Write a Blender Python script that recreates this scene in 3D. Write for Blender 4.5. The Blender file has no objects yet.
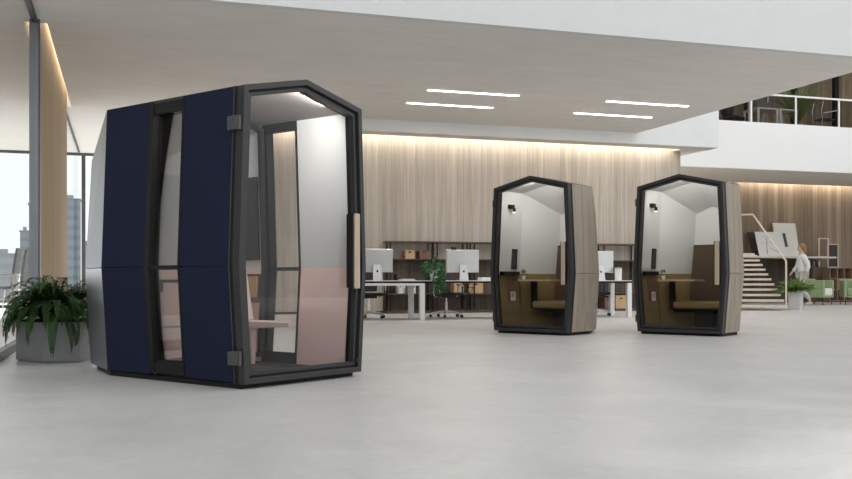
import bpy, bmesh, math, random
from mathutils import Vector, Matrix
random.seed(7)
S = bpy.context.scene
COL = S.collection
rad = math.radians

# ------------------------------------------------------------------ materials
MATS = {}
def nt(name):
    m = bpy.data.materials.new(name); m.use_nodes = True
    n = m.node_tree.nodes; l = m.node_tree.links
    MATS[name] = m
    return m, n, l, n['Principled BSDF']

def plain(name, col, rough=.5, metal=0., spec=.5, var=.06, scale=30., bump=0.):
    m, n, l, b = nt(name)
    b.inputs['Roughness'].default_value = rough
    b.inputs['Metallic'].default_value = metal
    b.inputs['Specular IOR Level'].default_value = spec
    tc = n.new('ShaderNodeTexCoord'); nz = n.new('ShaderNodeTexNoise')
    nz.inputs['Scale'].default_value = scale; nz.inputs['Detail'].default_value = 4
    l.new(tc.outputs['Object'], nz.inputs['Vector'])
    r = n.new('ShaderNodeValToRGB')
    r.color_ramp.elements[0].position = .3; r.color_ramp.elements[1].position = .7
    r.color_ramp.elements[0].color = (*[c*(1-var) for c in col], 1)
    r.color_ramp.elements[1].color = (*[min(1, c*(1+var)) for c in col], 1)
    l.new(nz.outputs['Fac'], r.inputs['Fac']); l.new(r.outputs['Color'], b.inputs['Base Color'])
    if bump:
        bp = n.new('ShaderNodeBump'); bp.inputs['Strength'].default_value = bump; bp.inputs['Distance'].default_value = .01
        l.new(nz.outputs['Fac'], bp.inputs['Height']); l.new(bp.outputs['Normal'], b.inputs['Normal'])
    return m

def wood(name, c0, c1, plank=.0, rough=.5, axis='X', grain=14., stretch=.06, seam=.5, planevar=.25):
    """vertical grain along Z; planks of width `plank` along `axis`"""
    m, n, l, b = nt(name)
    b.inputs['Roughness'].default_value = rough
    b.inputs['Specular IOR Level'].default_value = .3
    tc = n.new('ShaderNodeTexCoord')
    mp = n.new('ShaderNodeMapping'); mp.inputs['Scale'].default_value = (1, 1, stretch)
    l.new(tc.outputs['Object'], mp.inputs['Vector'])
    sep = n.new('ShaderNodeSeparateXYZ'); l.new(tc.outputs['Object'], sep.inputs[0])
    nz = n.new('ShaderNodeTexNoise'); nz.inputs['Scale'].default_value = grain; nz.inputs['Detail'].default_value = 7
    nz.inputs['Roughness'].default_value = .65; nz.inputs['Distortion'].default_value = .6
    ramp = n.new('ShaderNodeValToRGB')
    ramp.color_ramp.elements[0].position = .32; ramp.color_ramp.elements[1].position = .7
    ramp.color_ramp.elements[0].color = (*c0, 1); ramp.color_ramp.elements[1].color = (*c1, 1)
    vec = mp.outputs['Vector']
    if plank:
        dv = n.new('ShaderNodeMath'); dv.operation = 'DIVIDE'; dv.inputs[1].default_value = plank
        l.new(sep.outputs[axis], dv.inputs[0])
        fl = n.new('ShaderNodeMath'); fl.operation = 'FLOOR'; l.new(dv.outputs[0], fl.inputs[0])
        fr = n.new('ShaderNodeMath'); fr.operation = 'FRACT'; l.new(dv.outputs[0], fr.inputs[0])
        wn = n.new('ShaderNodeTexWhiteNoise'); wn.noise_dimensions = '1D'; l.new(fl.outputs[0], wn.inputs['W'])
        ad = n.new('ShaderNodeVectorMath'); ad.operation = 'SCALE'; ad.inputs['Scale'].default_value = 13.
        l.new(wn.outputs['Color'], ad.inputs[0])
        a2 = n.new('ShaderNodeVectorMath'); l.new(mp.outputs['Vector'], a2.inputs[0]); l.new(ad.outputs[0], a2.inputs[1])
        vec = a2.outputs[0]
    l.new(vec, nz.inputs['Vector']); l.new(nz.outputs['Fac'], ramp.inputs['Fac'])
    out = ramp.outputs['Color']
    if plank:
        mr = n.new('ShaderNodeMapRange'); mr.inputs['To Min'].default_value = 1-planevar; mr.inputs['To Max'].default_value = 1+planevar*.5
        l.new(wn.outputs['Value'], mr.inputs['Value'])
        gt = n.new('ShaderNodeMath'); gt.operation = 'GREATER_THAN'; gt.inputs[1].default_value = .008/plank
        l.new(fr.outputs[0], gt.inputs[0])
        mx = n.new('ShaderNodeMapRange'); mx.inputs['To Min'].default_value = seam; l.new(gt.outputs[0], mx.inputs['Value'])
        mu = n.new('ShaderNodeMath'); mu.operation = 'MULTIPLY'; l.new(mr.outputs[0], mu.inputs[0]); l.new(mx.outputs[0], mu.inputs[1])
        sc = n.new('ShaderNodeVectorMath'); sc.operation = 'SCALE'; l.new(out, sc.inputs[0]); l.new(mu.outputs[0], sc.inputs['Scale'])
        out = sc.outputs[0]
    l.new(out, b.inputs['Base Color'])
    return m

def glass(name, tint=(1, 1, 1), refl=.04, rough=0.0):
    m = bpy.data.materials.new(name); m.use_nodes = True
    n = m.node_tree.nodes; l = m.node_tree.links; n.clear()
    o = n.new('ShaderNodeOutputMaterial'); mx = n.new('ShaderNodeMixShader')
    tr = n.new('ShaderNodeBsdfTransparent'); tr.inputs[0].default_value = (*tint, 1)
    gl = n.new('ShaderNodeBsdfGlossy'); gl.inputs['Roughness'].default_value = rough
    lw = n.new('ShaderNodeFresnel'); lw.inputs['IOR'].default_value = 1.0 + refl*6
    ml = n.new('ShaderNodeMath'); ml.operation = 'MULTIPLY'; ml.inputs[1].default_value = .07 if name == 'clear_glass' else 1.; l.new(lw.outputs[0], ml.inputs[0])
    l.new(ml.outputs[0], mx.inputs[0]); l.new(tr.outputs[0], mx.inputs[1]); l.new(gl.outputs[0], mx.inputs[2])
    l.new(mx.outputs[0], o.inputs[0]); MATS[name] = m
    return m

def emit(name, col, s):
    m = bpy.data.materials.new(name); m.use_nodes = True
    n = m.node_tree.nodes; l = m.node_tree.links; n.clear()
    o = n.new('ShaderNodeOutputMaterial'); e = n.new('ShaderNodeEmission')
    e.inputs[0].default_value = (*col, 1); e.inputs[1].default_value = s
    l.new(e.outputs[0], o.inputs[0]); MATS[name] = m
    return m

def concrete(name, c0, c1, rough, sc, stretch=(1, 1, 1), streak=0.0, spec=.5):
    m, n, l, b = nt(name)
    b.inputs['Specular IOR Level'].default_value = spec
    tc = n.new('ShaderNodeTexCoord'); mp = n.new('ShaderNodeMapping'); mp.inputs['Scale'].default_value = stretch
    l.new(tc.outputs['Object'], mp.inputs['Vector'])
    n1 = n.new('ShaderNodeTexNoise'); n1.inputs['Scale'].default_value = sc; n1.inputs['Detail'].default_value = 9; n1.inputs['Roughness'].default_value = .62
    n1.inputs['Distortion'].default_value = .8
    n2 = n.new('ShaderNodeTexNoise'); n2.inputs['Scale'].default_value = sc*7; n2.inputs['Detail'].default_value = 6; n2.inputs['Distortion'].default_value = 1.5
    l.new(mp.outputs[0], n1.inputs['Vector']); l.new(mp.outputs[0], n2.inputs['Vector'])
    mx = n.new('ShaderNodeMix'); mx.data_type = 'FLOAT'; mx.inputs['Factor'].default_value = .4
    l.new(n1.outputs['Fac'], mx.inputs[2]); l.new(n2.outputs['Fac'], mx.inputs[3])
    r = n.new('ShaderNodeValToRGB'); r.color_ramp.elements[0].position = .35; r.color_ramp.elements[1].position = .65
    r.color_ramp.elements[0].color = (*c0, 1); r.color_ramp.elements[1].color = (*c1, 1)
    l.new(mx.outputs[0], r.inputs['Fac']); l.new(r.outputs[0], b.inputs['Base Color'])
    rr = n.new('ShaderNodeMapRange'); rr.inputs['To Min'].default_value = rough-.07; rr.inputs['To Max'].default_value = rough+.1
    l.new(n2.outputs['Fac'], rr.inputs['Value']); l.new(rr.outputs[0], b.inputs['Roughness'])
    return m

concrete('floor_concrete', (.52, .51, .49), (.65, .64, .62), .38, 1.1, spec=.4)
concrete('ceiling_plaster', (.72, .695, .665), (.80, .775, .745), .8, .9, (1, 3.5, 1), spec=.2)
plain('white_plaster', (.80, .81, .81), .7, var=.02, scale=3)
plain('grey_plaster', (.66, .67, .67), .7, var=.02, scale=3)
plain('dark_plaster', (.24, .25, .26), .8, var=.03, scale=3)
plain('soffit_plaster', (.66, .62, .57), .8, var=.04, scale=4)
wood('wall_wood', (.42, .36, .30), (.60, .54, .475), .145, .5, 'X', 11., .045, .75, .13)
wood('upper_wood', (.26, .19, .12), (.5, .40, .27), .3, .5, 'X', 7., .05, .6, .35)
wood('lounge_wood', (.26, .19, .135), (.42, .33, .25), .2, .5, 'X', 8., .05, .6, .3)
wood('fin_wood', (.36, .25, .155), (.47, .345, .23), .11, .8, 'Y', 9., .04, .8, .12)
wood('pod_oak', (.25, .205, .16), (.40, .34, .275), .0, .5, 'X', 16., .04)
wood('handle_oak', (.42, .33, .24), (.56, .45, .34), .0, .5, 'X', 30., .06)
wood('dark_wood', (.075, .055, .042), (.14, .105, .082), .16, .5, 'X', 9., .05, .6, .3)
wood('box_wood', (.44, .29, .15), (.58, .41, .24), .0, .6, 'X', 20., .1)
wood('red_box', (.17, .085, .06), (.24, .125, .09), .0, .6, 'X', 20., .1)
wood('stair_wood', (.60, .52, .43), (.72, .65, .56), .0, .5, 'X', 10., 1)
wood('cube_wood', (.28, .185, .13), (.38, .26, .19), .0, .5, 'X', 12., .1)
plain('navy_felt', (.017, .021, .047), .85, spec=.15, var=.12, scale=220, bump=.05)
plain('frame_black', (.034, .033, .034), .42, spec=.4, var=.05)
plain('frame_dark', (.016, .015, .015), .5, spec=.18, var=.05)
plain('frame_grey', (.085, .083, .083), .4, spec=.4, var=.05)
plain('facet_grey', (.19, .20, .22), .3, metal=.75, var=.03)
plain('pink_felt', (.80, .60, .545), .85, spec=.15, var=.05, scale=150)
plain('pink_light', (.74, .57, .53), .75, spec=.2, var=.04, scale=120)
plain('white_felt', (.66, .67, .66), .85, spec=.15, var=.03, scale=140)
plain('mauve_felt', (.37, .335, .32), .85, spec=.15, var=.04, scale=140)
plain('olive_felt', (.27, .19, .085), .8, spec=.2, var=.08, scale=120)
plain('brown_felt', (.10, .066, .045), .8, spec=.2, var=.08, scale=120)
plain('pod_floor', (.05, .046, .043), .8, var=.2, scale=90)
plain('screen_dark', (.055, .046, .046), .25, spec=.5, var=.03)
plain('white_paint', (.80, .80, .79), .4, var=.02)
plain('white_metal', (.85, .85, .84), .35, var=.02)
plain('end_metal', (.26, .275, .29), .3, metal=.3, var=.03)
plain('aluminium', (.62, .62, .62), .33, metal=.75, var=.03)
plain('chrome', (.75, .75, .75), .2, metal=.9, var=.02)
plain('black_plastic', (.02, .02, .021), .4, var=.05)
plain('black_mesh', (.03, .03, .032), .7, var=.15, scale=200)
plain('paper', (.78, .77, .74), .7, var=.03)
plain('paper_grey', (.42, .42, .41), .7, var=.05)
plain('fern_green', (.022, .052, .014), .7, spec=.15, var=.45, scale=9)
plain('fern_light', (.04, .09, .022), .7, spec=.15, var=.4, scale=9)
plain('ivy_green', (.035, .15, .035), .5, var=.4, scale=25)
plain('pale_green', (.17, .26, .07), .5, var=.4, scale=12)
plain('soil', (.03, .022, .016), .95, var=.3, scale=60)
plain('planter_grey', (.27, .268, .268), .6, var=.04, scale=12)
plain('planter_white', (.62, .62, .63), .6, var=.03)
plain('green_fabric', (.30, .38, .22), .85, spec=.2, var=.06, scale=90)
plain('green_pale', (.60, .66, .52), .85, spec=.2, var=.05, scale=90)
plain('cushion_white', (.76, .76, .70), .85, spec=.2, var=.04, scale=60)
plain('skin', (.55, .36, .27), .6, var=.04)
plain('hair_brown', (.28, .15, .06), .6, var=.25, scale=40)
plain('shirt_white', (.72, .72, .70), .8, var=.04)
plain('trousers_grey', (.50, .50, .48), .8, var=.06)
plain('shoe_tan', (.50, .45, .33), .6, var=.06)
plain('chair_grey', (.10, .10, .10), .7, var=.05)
plain('beige_metal', (.70, .62, .52), .4, var=.03)
plain('cable_white', (.8, .8, .8), .5, var=.02)
plain('outdoor_ground', (.30, .31, .32), .9, var=.08, scale=.3)
glass('clear_glass', (.97, .975, .975), .013)
glass('pod_glass', (.97, .967, .965), .04)
glass('smoked_glass', (.94, .93, .91), .04)
glass('rail_glass', (.68, .67, .66), .015)
glass('end_glass', (.60, .64, .68), .06)
emit('strip_light', (1, .95, .86), 9.)
emit('warm_strip', (1, .84, .60), 5.)
emit('slot_strip', (1, .93, .78), 6.)
emit('pod_fill_glow', (1, .96, .9), 1.5)  # glow of the added fill strips inside the pods
emit('lamp_glow', (1, .95, .85), 12.)

def tower(name, c0, c1, bands):
    m, n, l, b = nt(name)
    b.inputs['Roughness'].default_value = .5
    tc = n.new('ShaderNodeTexCoord'); sp = n.new('ShaderNodeSeparateXYZ'); l.new(tc.outputs['Object'], sp.inputs[0])
    mu = n.new('ShaderNodeMath'); mu.operation = 'MULTIPLY'; mu.inputs[1].default_value = bands; l.new(sp.outputs['Z'], mu.inputs[0])
    fr = n.new('ShaderNodeMath'); fr.operation = 'FRACT'; l.new(mu.outputs[0], fr.inputs[0])
    gt = n.new('ShaderNodeMath'); gt.operation = 'GREATER_THAN'; gt.inputs[1].default_value = .45; l.new(fr.outputs[0], gt.inputs[0])
    mx = n.new('ShaderNodeMix'); mx.data_type = 'RGBA'; mx.inputs[6].default_value = (*c0, 1); mx.inputs[7].default_value = (*c1, 1)
    l.new(gt.outputs[0], mx.inputs[0]); l.new(mx.outputs[2], b.inputs['Base Color'])
tower('tower_blue_haze', (.13, .16, .185), (.18, .21, .23), .14)  # distance haze put into the facade colour
tower('tower_dark', (.03, .037, .045), (.05, .06, .07), .14)
tower('tower_pale_haze', (.24, .26, .28), (.28, .30, .31), .14)  # paled the same way, haze mixed into the colour

# ------------------------------------------------------------------ mesh helpers
class MB:
    def __init__(s): s.bm = bmesh.new(); s.mi = 0
    def _f(s, vs):
        try:
            f = s.bm.faces.new(vs); f.material_index = s.mi; return f
        except ValueError: return None
    def hull(s, a, b):
        """prism between two matching loops of points"""
        A = [s.bm.verts.new(p) for p in a]; B = [s.bm.verts.new(p) for p in b]; n = len(a)
        s._f(A[::-1]); s._f(B)
        for i in range(n): s._f([A[i], A[(i+1) % n], B[(i+1) % n], B[i]])
        return s
    def box(s, c, d, rz=0, rx=0, ry=0):
        R = Matrix.Rotation(rz, 3, 'Z') @ Matrix.Rotation(rx, 3, 'X') @ Matrix.Rotation(ry, 3, 'Y')
        c = Vector(c); x, y, z = [v/2 for v in d]
        lo = [c + R @ Vector(p) for p in ((-x, -y, -z), (x, -y, -z), (x, y, -z), (-x, y, -z))]
        hi = [c + R @ Vector(p) for p in ((-x, -y, z), (x, -y, z), (x, y, z), (-x, y, z))]
        return s.hull(lo, hi)
    def bb(s, x0, x1, y0, y1, z0, z1):
        return s.box(((x0+x1)/2, (y0+y1)/2, (z0+z1)/2), (abs(x1-x0), abs(y1-y0), abs(z1-z0)))
    def bar(s, p, q, r, seg=8, r2=None):
        p = Vector(p); q = Vector(q); d = (q-p).normalized(); r2 = r if r2 is None else r2
        u = d.cross(Vector((0, 0, 1)) if abs(d.z) < .9 else Vector((1, 0, 0))).normalized(); v = d.cross(u)
        a = [p + (u*math.cos(2*math.pi*i/seg) + v*math.sin(2*math.pi*i/seg))*r for i in range(seg)]
        b = [q + (u*math.cos(2*math.pi*i/seg) + v*math.sin(2*math.pi*i/seg))*r2 for i in range(seg)]
        return s.hull(a, b)
    def tube(s, pts, r, seg=8):
        pts = [Vector(p) for p in pts]; rings = []; u = None
        for i, p in enumerate(pts):
            d = (pts[min(i+1, len(pts)-1)] - pts[max(i-1, 0)]).normalized()
            if u is None: u = d.cross(Vector((0, 0, 1)) if abs(d.z) < .9 else Vector((1, 0, 0))).normalized()
            u = (u - d*u.dot(d)).normalized(); v = d.cross(u)
            rings.append([s.bm.verts.new(p + (u*math.cos(2*math.pi*k/seg) + v*math.sin(2*math.pi*k/seg))*r) for k in range(seg)])
        for a, b in zip(rings, rings[1:]):
            for k in range(seg): s._f([a[k], a[(k+1) % seg], b[(k+1) % seg], b[k]])
        s._f(rings[0][::-1]); s._f(rings[-1]); return s
    def lathe(s, prof, c=(0, 0, 0), seg=20):
        c = Vector(c); rings = []
        for r, z in prof:
            rings.append([s.bm.verts.new(c + Vector((r*math.cos(2*math.pi*k/seg), r*math.sin(2*math.pi*k/seg), z))) for k in range(seg)])
        for a, b in zip(rings, rings[1:]):
            for k in range(seg): s._f([a[k], a[(k+1) % seg], b[(k+1) % seg], b[k]])
        s._f(rings[0][::-1]); s._f(rings[-1]); return s
    def ring(s, out, inn, y0, y1):
        """frame in the XZ plane between two polygons, from y0 to y1"""
        n = len(out)
        V = lambda P, y: [s.bm.verts.new((p[0], y, p[1])) for p in P]
        a, b, c, d = V(out, y0), V(inn, y0), V(out, y1), V(inn, y1)
        for i in range(n):
            j = (i+1) % n
            s._f([a[i], a[j], b[j], b[i]]); s._f([c[j], c[i], d[i], d[j]])
            s._f([a[j], a[i], c[i], c[j]]); s._f([b[i], b[j], d[j], d[i]])
        return s
    def polyxz(s, P, y0, y1):
        return s.hull([(p[0], y0, p[1]) for p in P], [(p[0], y1, p[1]) for p in P])
    def plate(s, pts, t0, t1, inside, gap=0.):
        P = [Vector(p) for p in pts]; c = sum(P, Vector())/len(P)
        n = Vector()
        for i in range(len(P)):
            a, b = P[i]-c, P[(i+1) % len(P)]-c; n += a.cross(b)
        n.normalize()
        if n.dot(Vector(inside)-c) < 0: n = -n
        if gap: P = [p + (c-p).normalized()*gap*1.4 for p in P]
        return s.hull([p+n*t0 for p in P], [p+n*t1 for p in P])
    def quad(s, a, b, c, d):
        return s._f([s.bm.verts.new(p) for p in (a, b, c, d)])
    def tri(s, a, b, c):
        return s._f([s.bm.verts.new(p) for p in (a, b, c)])
    def sphere(s, c, r, sx=1, sy=1, sz=1, seg=16, rings=10):
        M = Matrix.Translation(Vector(c)) @ Matrix.Diagonal((sx*r, sy*r, sz*r, 1))
        bmesh.ops.create_uvsphere(s.bm, u_segments=seg, v_segments=rings, radius=1, matrix=M); return s

def obj(name, mb, mat, parent=None, loc=(0, 0, 0), rz=0, bevel=0., smooth=False, sub=0):
    bm = mb.bm
    bmesh.ops.recalc_face_normals(bm, faces=bm.faces[:])
    me = bpy.data.meshes.new(name); bm.to_mesh(me); bm.free()
    for m in (mat if isinstance(mat, (list, tuple)) else [mat]): me.materials.append(MATS[m])
    o = bpy.data.objects.new(name, me); COL.objects.link(o)
    o.location = loc; o.rotation_euler = (0, 0, rz)
    if parent: o.parent = parent
    if smooth:
        for p in me.polygons: p.use_smooth = True
    if bevel:
        b = o.modifiers.new('bevel', 'BEVEL'); b.width = bevel; b.segments = 2; b.limit_method = 'ANGLE'
    if sub:
        b = o.modifiers.new('sub', 'SUBSURF'); b.levels = sub; b.render_levels = sub
    return o

def tag(o, label, cat, group=None, kind=None):
    o['label'] = label; o['category'] = cat
    if group: o['group'] = group
    if kind: o['kind'] = kind
    return o
def thing(name, label, cat, loc=(0, 0, 0), rz=0, group=None):
    o = bpy.data.objects.new(name, None); COL.objects.link(o); o.empty_display_size = .1
    o.location = loc; o.rotation_euler = (0, 0, rz)
    return tag(o, label, cat, group)
def struct(name, mb, mat, **k):
    o = obj(name, mb, mat, **k); o['kind'] = 'structure'; return o
def dup(root, loc, rz, label, group=None):
    r = root.copy(); COL.objects.link(r); r.location = loc; r.rotation_euler = (0, 0, rz); r['label'] = label
    if group: r['group'] = group
    for ch in list(root.children):
        c = ch.copy(); COL.objects.link(c); c.parent = r
        for g in list(ch.children):
            d = g.copy(); COL.objects.link(d); d.parent = c
    return r

# ------------------------------------------------------------------ camera
F_PX = 950.; EYE = .76; YAW = math.atan(304/950.)
cam_d = bpy.data.cameras.new('camera'); cam = bpy.data.objects.new('camera', cam_d); COL.objects.link(cam)
cam_d.sensor_width = 36; cam_d.lens = F_PX/852*36; cam_d.clip_start = .05; cam_d.clip_end = 3000
cam.location = (0, 0, EYE); cam.rotation_euler = (rad(90), 0, -YAW)
cam_d.shift_y = (279.5-239.5)/852
S.camera = cam

# ------------------------------------------------------------------ setting
CE = 4.21; LO = 3.96; WY = 20.72; FY = 19.8; FRONT = 12.1; LWY = 27.05; BY = 23.3; UPF = 5.25
m = MB(); m.bb(-16, 40, -8, 31, -.2, 0); struct('floor', m, 'floor_concrete')
m = MB()
m.bb(-16, -1.27, 7.5, 27.5, CE, CE+.3); m.bb(-.96, 11.58, FRONT, FY, CE, CE+.3); m.bb(-.96, 2.6, FY, 27.5, CE, CE+.3)
m.bb(-1.27, -.96, FRONT, 13.74, CE, CE+.3); m.bb(-1.27, -.96, 20.25, 27.5, CE, CE+.3)
struct('ceiling', m, 'ceiling_plaster')
m = MB(); m.bb(-1.27, 11.58, FRONT-.12, FRONT, CE-.0, 5.9); struct('wall_atrium', m, 'grey_plaster')
m = MB(); m.bb(11.46, 11.58, FRONT, FY, CE+.3, 5.9); struct('wall_void', m, 'white_plaster')
# white downstand in front of the timber wall
m = MB(); m.bb(2.6, 13.8, FY, FY+.1, LO, 8.2); m.bb(13.7, 13.8, FY+.1, BY, LO, 8.2); struct('wall_downstand', m, 'white_plaster')
m = MB(); m.bb(2.6, 13.8, FY+.1, WY-.40, LO, LO+.06); m.bb(13.1, 13.7, WY-.40, BY, LO, LO+.06); struct('trim_1', m, 'soffit_plaster')
m = MB(); m.bb(2.6, 13.32, WY, WY+.2, 0, LO+.5); struct('wall_back', m, 'wall_wood')
m = MB(); m.bb(2.4, 2.6, WY, 27.5, 0, CE); struct('wall_return', m, 'white_plaster')
m = MB(); m.bb(2.6, 13.3, WY-.004, WY, 0, .05); struct('baseboard_back', m, 'frame_black')
# slot in the ceiling: lining with lit strip
m = MB(); m.bb(-1.30, -1.27, 13.74, 20.25, CE+.3, CE+.75); m.bb(-.96, -.93, 13.74, 20.25, CE+.3, CE+.75)
m.bb(-1.3, -.93, 13.71, 13.74, CE+.3, CE+.75); m.bb(-1.3, -.93, 20.25, 20.28, CE+.3, CE+.75); m.bb(-1.3, -.93, 13.7, 20.28, CE+.75, CE+.8)
struct('trim_2', m, 'white_plaster')
# timber fin wall that runs away from us
m = MB(); m.bb(-1.17, -1.04, 13.75, 20.1, 0, CE+.7); struct('wall_fin', m, 'fin_wood')
# lounge wall far right, soffit, balcony
m = MB(); m.bb(19.3, 40, LWY, LWY+.2, 0, LO+.3); struct('wall_lounge', m, 'lounge_wood')
m = MB(); m.bb(10, 19.3, LWY-.02, LWY+.2, 0, LO+.3); struct('wall_side', m, 'white_plaster')
m = MB(); m.bb(10, 40, BY+.15, LWY-.42, LO, LO+.08); struct('trim_3', m, 'soffit_plaster')
m = MB(); m.bb(13.8, 40, BY, BY+.15, LO, 5.32); struct('wall_balcony', m, 'white_metal')
m = MB(); m.bb(10, 40, BY+.15, 30, UPF-.3, UPF); struct('floor_upper', m, 'lounge_wood')
m = MB(); m.bb(10, 40, 28.6, 28.8, UPF, 8.6); struct('wall_upper', m, 'upper_wood')
m = MB(); m.bb(10, 40, BY+.2, 30, 8.6, 8.8); struct('ceiling_upper', m, 'white_plaster')

# far window wall on the left
m = MB(); m.bb(-16, 2.4, 27.45, 27.6, CE+.002, CE+.3); struct('wall_far', m, 'white_plaster')
def window(n, x0, x1, y, z0, z1):
    fr = MB(); w = .05
    fr.bb(x0, x0+w, y, y+.1, z0, z1); fr.bb(x1-w, x1, y, y+.1, z0, z1); fr.bb(x0+w, x1-w, y, y+.1, z1-.07, z1); fr.bb(x0+w, x1-w, y, y+.1, z0, z0+.08)
    o = struct('window_%d' % n, fr, 'frame_grey')
    g = MB(); g.bb(x0+w, x1-w, y+.045, y+.055, z0+.08, z1-.07); obj('pane', g, 'clear_glass', o)
xs = [-15.6, -12.8, -10.0, -7.2, -4.05, -1.0, 2.4]
for i in range(6): window(i+1, xs[i], xs[i+1], 27.5, 0, CE)
# glass partition on the left, with top and floor rails
part = thing('glass_partition', 'frameless glass partition with dark floor and ceiling rails left of the fern', 'partition', (-1.1, 0, 0))
m = MB(); m.bb(-.006, .006, 4, 13.55, .09, CE-.05); obj('pane', m, 'clear_glass', part)
m = MB(); m.bb(-.035, .035, 4, 13.55, 0, .09); obj('floor_rail', m, 'frame_black', part)
m = MB(); m.bb(-.035, .035, 4, 13.55, CE-.05, CE); obj('ceiling_rail', m, 'frame_black', part)
m = MB(); m.bb(-.07, .06, 13.57, 13.72, 0, CE); obj('end_panel', m, 'end_metal', part)
m = MB(); m.bb(.045, .062, 13.56, 13.745, 0, CE); obj('edge_trim', m, 'frame_grey', part)
p2 = thing('glass_partition', 'frameless glass partition running from timber fin to far window', 'partition', (-1.1, 0, 0))
m = MB(); m.bb(-.006, .006, 20.12, 27.48, .06, CE-.04); obj('pane', m, 'clear_glass', p2)
m = MB(); m.bb(-.03, .03, 20.12, 27.48, 0, .06); obj('floor_rail', m, 'frame_black', p2)
m = MB(); m.bb(-.02, .02, 20.12, 27.48, CE-.04, CE); obj('ceiling_rail', m, 'frame_black', p2)

# city outside
def bld(pxl, pxr, ytop, Y, mat, label):
    c, sn = math.cos(YAW), math.sin(YAW)
    q = lambda px: Y/(c-(px-426)/F_PX*sn)*(sn+(px-426)/F_PX*c)
    x0, x1 = q(pxl), q(pxr); w = x1-x0; Z = Y/(c-((pxl+pxr)/2-426)/F_PX*sn)
    h = (279.5-ytop)/F_PX*Z+EYE+14; d = min(w, 30)
    t = thing('tower', label, 'building', ((x0+x1)/2, Y+d/2, -14))
    a = MB(); a.bb(-w/2, w/2, -d/2, d/2, 0, h); obj('facade', a, mat, t)
    a = MB(); a.bb(-w/2-.5, w/2+.5, -d/2-.5, d/2+.5, h, h+1.2); obj('parapet', a, mat, t)
    a = MB(); a.bb(-w/5, w/5, -d/5, d/5, h+1.2, h+4); obj('rooftop_plant', a, 'tower_pale_haze', t)
bld(29, 37.5, 205, 620, 'tower_dark', 'narrow dark tower outside, just left of the timber fin')
bld(56, 80, 200, 720, 'tower_blue_haze', 'pale blue tower outside, right of the timber fin')
bld(83, 99, 243, 640, 'tower_pale_haze', 'low pale block outside, beside the navy pod')
bld(20, 29, 232, 760, 'tower_blue_haze', 'slim blue tower outside, left of the dark narrow tower')
bld(-12, 14, 255, 660, 'tower_pale_haze', 'low pale block outside at the far left')
m = MB(); m.bb(-600, 300, 32, 1500, -14.3, -14); g = struct('ground_outside', m, 'outdoor_ground')

# ------------------------------------------------------------------ lights
W = bpy.data.worlds.new('World'); S.world = W; W.use_nodes = True
wn_, wl_ = W.node_tree.nodes, W.node_tree.links
bg = wn_['Background']; bg.inputs[1].default_value = 1.0
tc = wn_.new('ShaderNodeTexCoord'); sp = wn_.new('ShaderNodeSeparateXYZ'); wl_.new(tc.outputs['Generated'], sp.inputs[0])
cr = wn_.new('ShaderNodeValToRGB'); wl_.new(sp.outputs['Z'], cr.inputs['Fac'])
cr.color_ramp.elements[0].position = .13; cr.color_ramp.elements[0].color = (1.14, 1.18, 1.2, 1)
cr.color_ramp.elements[1].position = .62; cr.color_ramp.elements[1].color = (.68, .70, .71, 1)
e = cr.color_ramp.elements.new(.20); e.color = (2.6, 2.66, 2.7, 1)
e = cr.color_ramp.elements.new(.36); e.color = (1.3, 1.34, 1.37, 1)
wl_.new(cr.outputs['Color'], bg.inputs[0])
m = MB(); m.bb(-16, 34, -6.2, -6, 0, 16); struct('wall_block_front', m, 'dark_plaster')  # unseen wall added behind the camera to block bright sky
m = MB(); m.bb(-16.2, -16, -6.2, 15, 0, 9); struct('wall_block_left', m, 'dark_plaster')  # added out of view to keep daylight off the near left
m = MB(); m.bb(34, 34.2, -6.2, 31, 0, 9); struct('wall_block_right', m, 'dark_plaster')  # unseen as well, added to shut out the horizon glow
def area(name, loc, rot, sx, sy, e, col):
    d = bpy.data.lights.new(name, 'AREA'); d.shape = 'RECTANGLE'; d.size = sx; d.size_y = sy; d.energy = e; d.color = col
    o = bpy.data.objects.new(name, d); COL.objects.link(o); o.location = loc; o.rotation_euler = rot; return o
sd = bpy.data.lights.new('sun', 'SUN'); sd.energy = .9; sd.angle = rad(70); sd.color = (1, .98, .95)
so = bpy.data.objects.new('sun', sd); COL.objects.link(so); so.rotation_euler = (rad(38), 0, rad(38))
s2 = bpy.data.lights.new('fill_sun', 'SUN'); s2.energy = 13; s2.angle = rad(14); s2.color = (1, .985, .965)  # added second sun, brightens the left ceiling by bounce off the floor
so2 = bpy.data.objects.new('fill_sun', s2); COL.objects.link(so2); so2.rotation_euler = Vector((-.5, .85, .5)).to_track_quat('Z', 'Y').to_euler()
# cove lamps: strip in the gap between soffit and timber wall
def led(name, x0, x1, y, z, label, e):
    t = thing(name, label, 'light', ((x0+x1)/2, y, z))
    h = (x1-x0)/2
    a = MB(); a.bb(-h, h, -.03, .0, -.02, .05); obj('profile', a, 'white_metal', t)
    a = MB(); a.bb(-h+.02, h-.02, 0, .008, -.01, .04); obj('diffuser', a, 'warm_strip', t)
    return t
led('cove_light', 2.7, 12.95, WY-.26, LO+.14, 'warm LED cove strip washing top of the timber wall behind desks', 1)
led('cove_light', 19.4, 28.3, LWY-.26, LO+.16, 'warm LED cove strip washing the lounge wall behind the stairs', 1)
area('cove_lamp_back', (7.9, WY-.24, LO+.16), (rad(38), 0, 0), 10.2, .05, 42, (1, .85, .62))
area('cove_lamp_lounge', (24, LWY-.24, LO+.18), (rad(38), 0, 0), 8.8, .05, 78, (1, .9, .74))
t = thing('slot_light', 'lit strip in the ceiling slot above the timber fin', 'light', (-.97, 17, CE+.6))
m = MB(); m.bb(-.02, .01, -3.1, 3.1, -.03, .03); obj('profile', m, 'white_metal', t)
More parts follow.
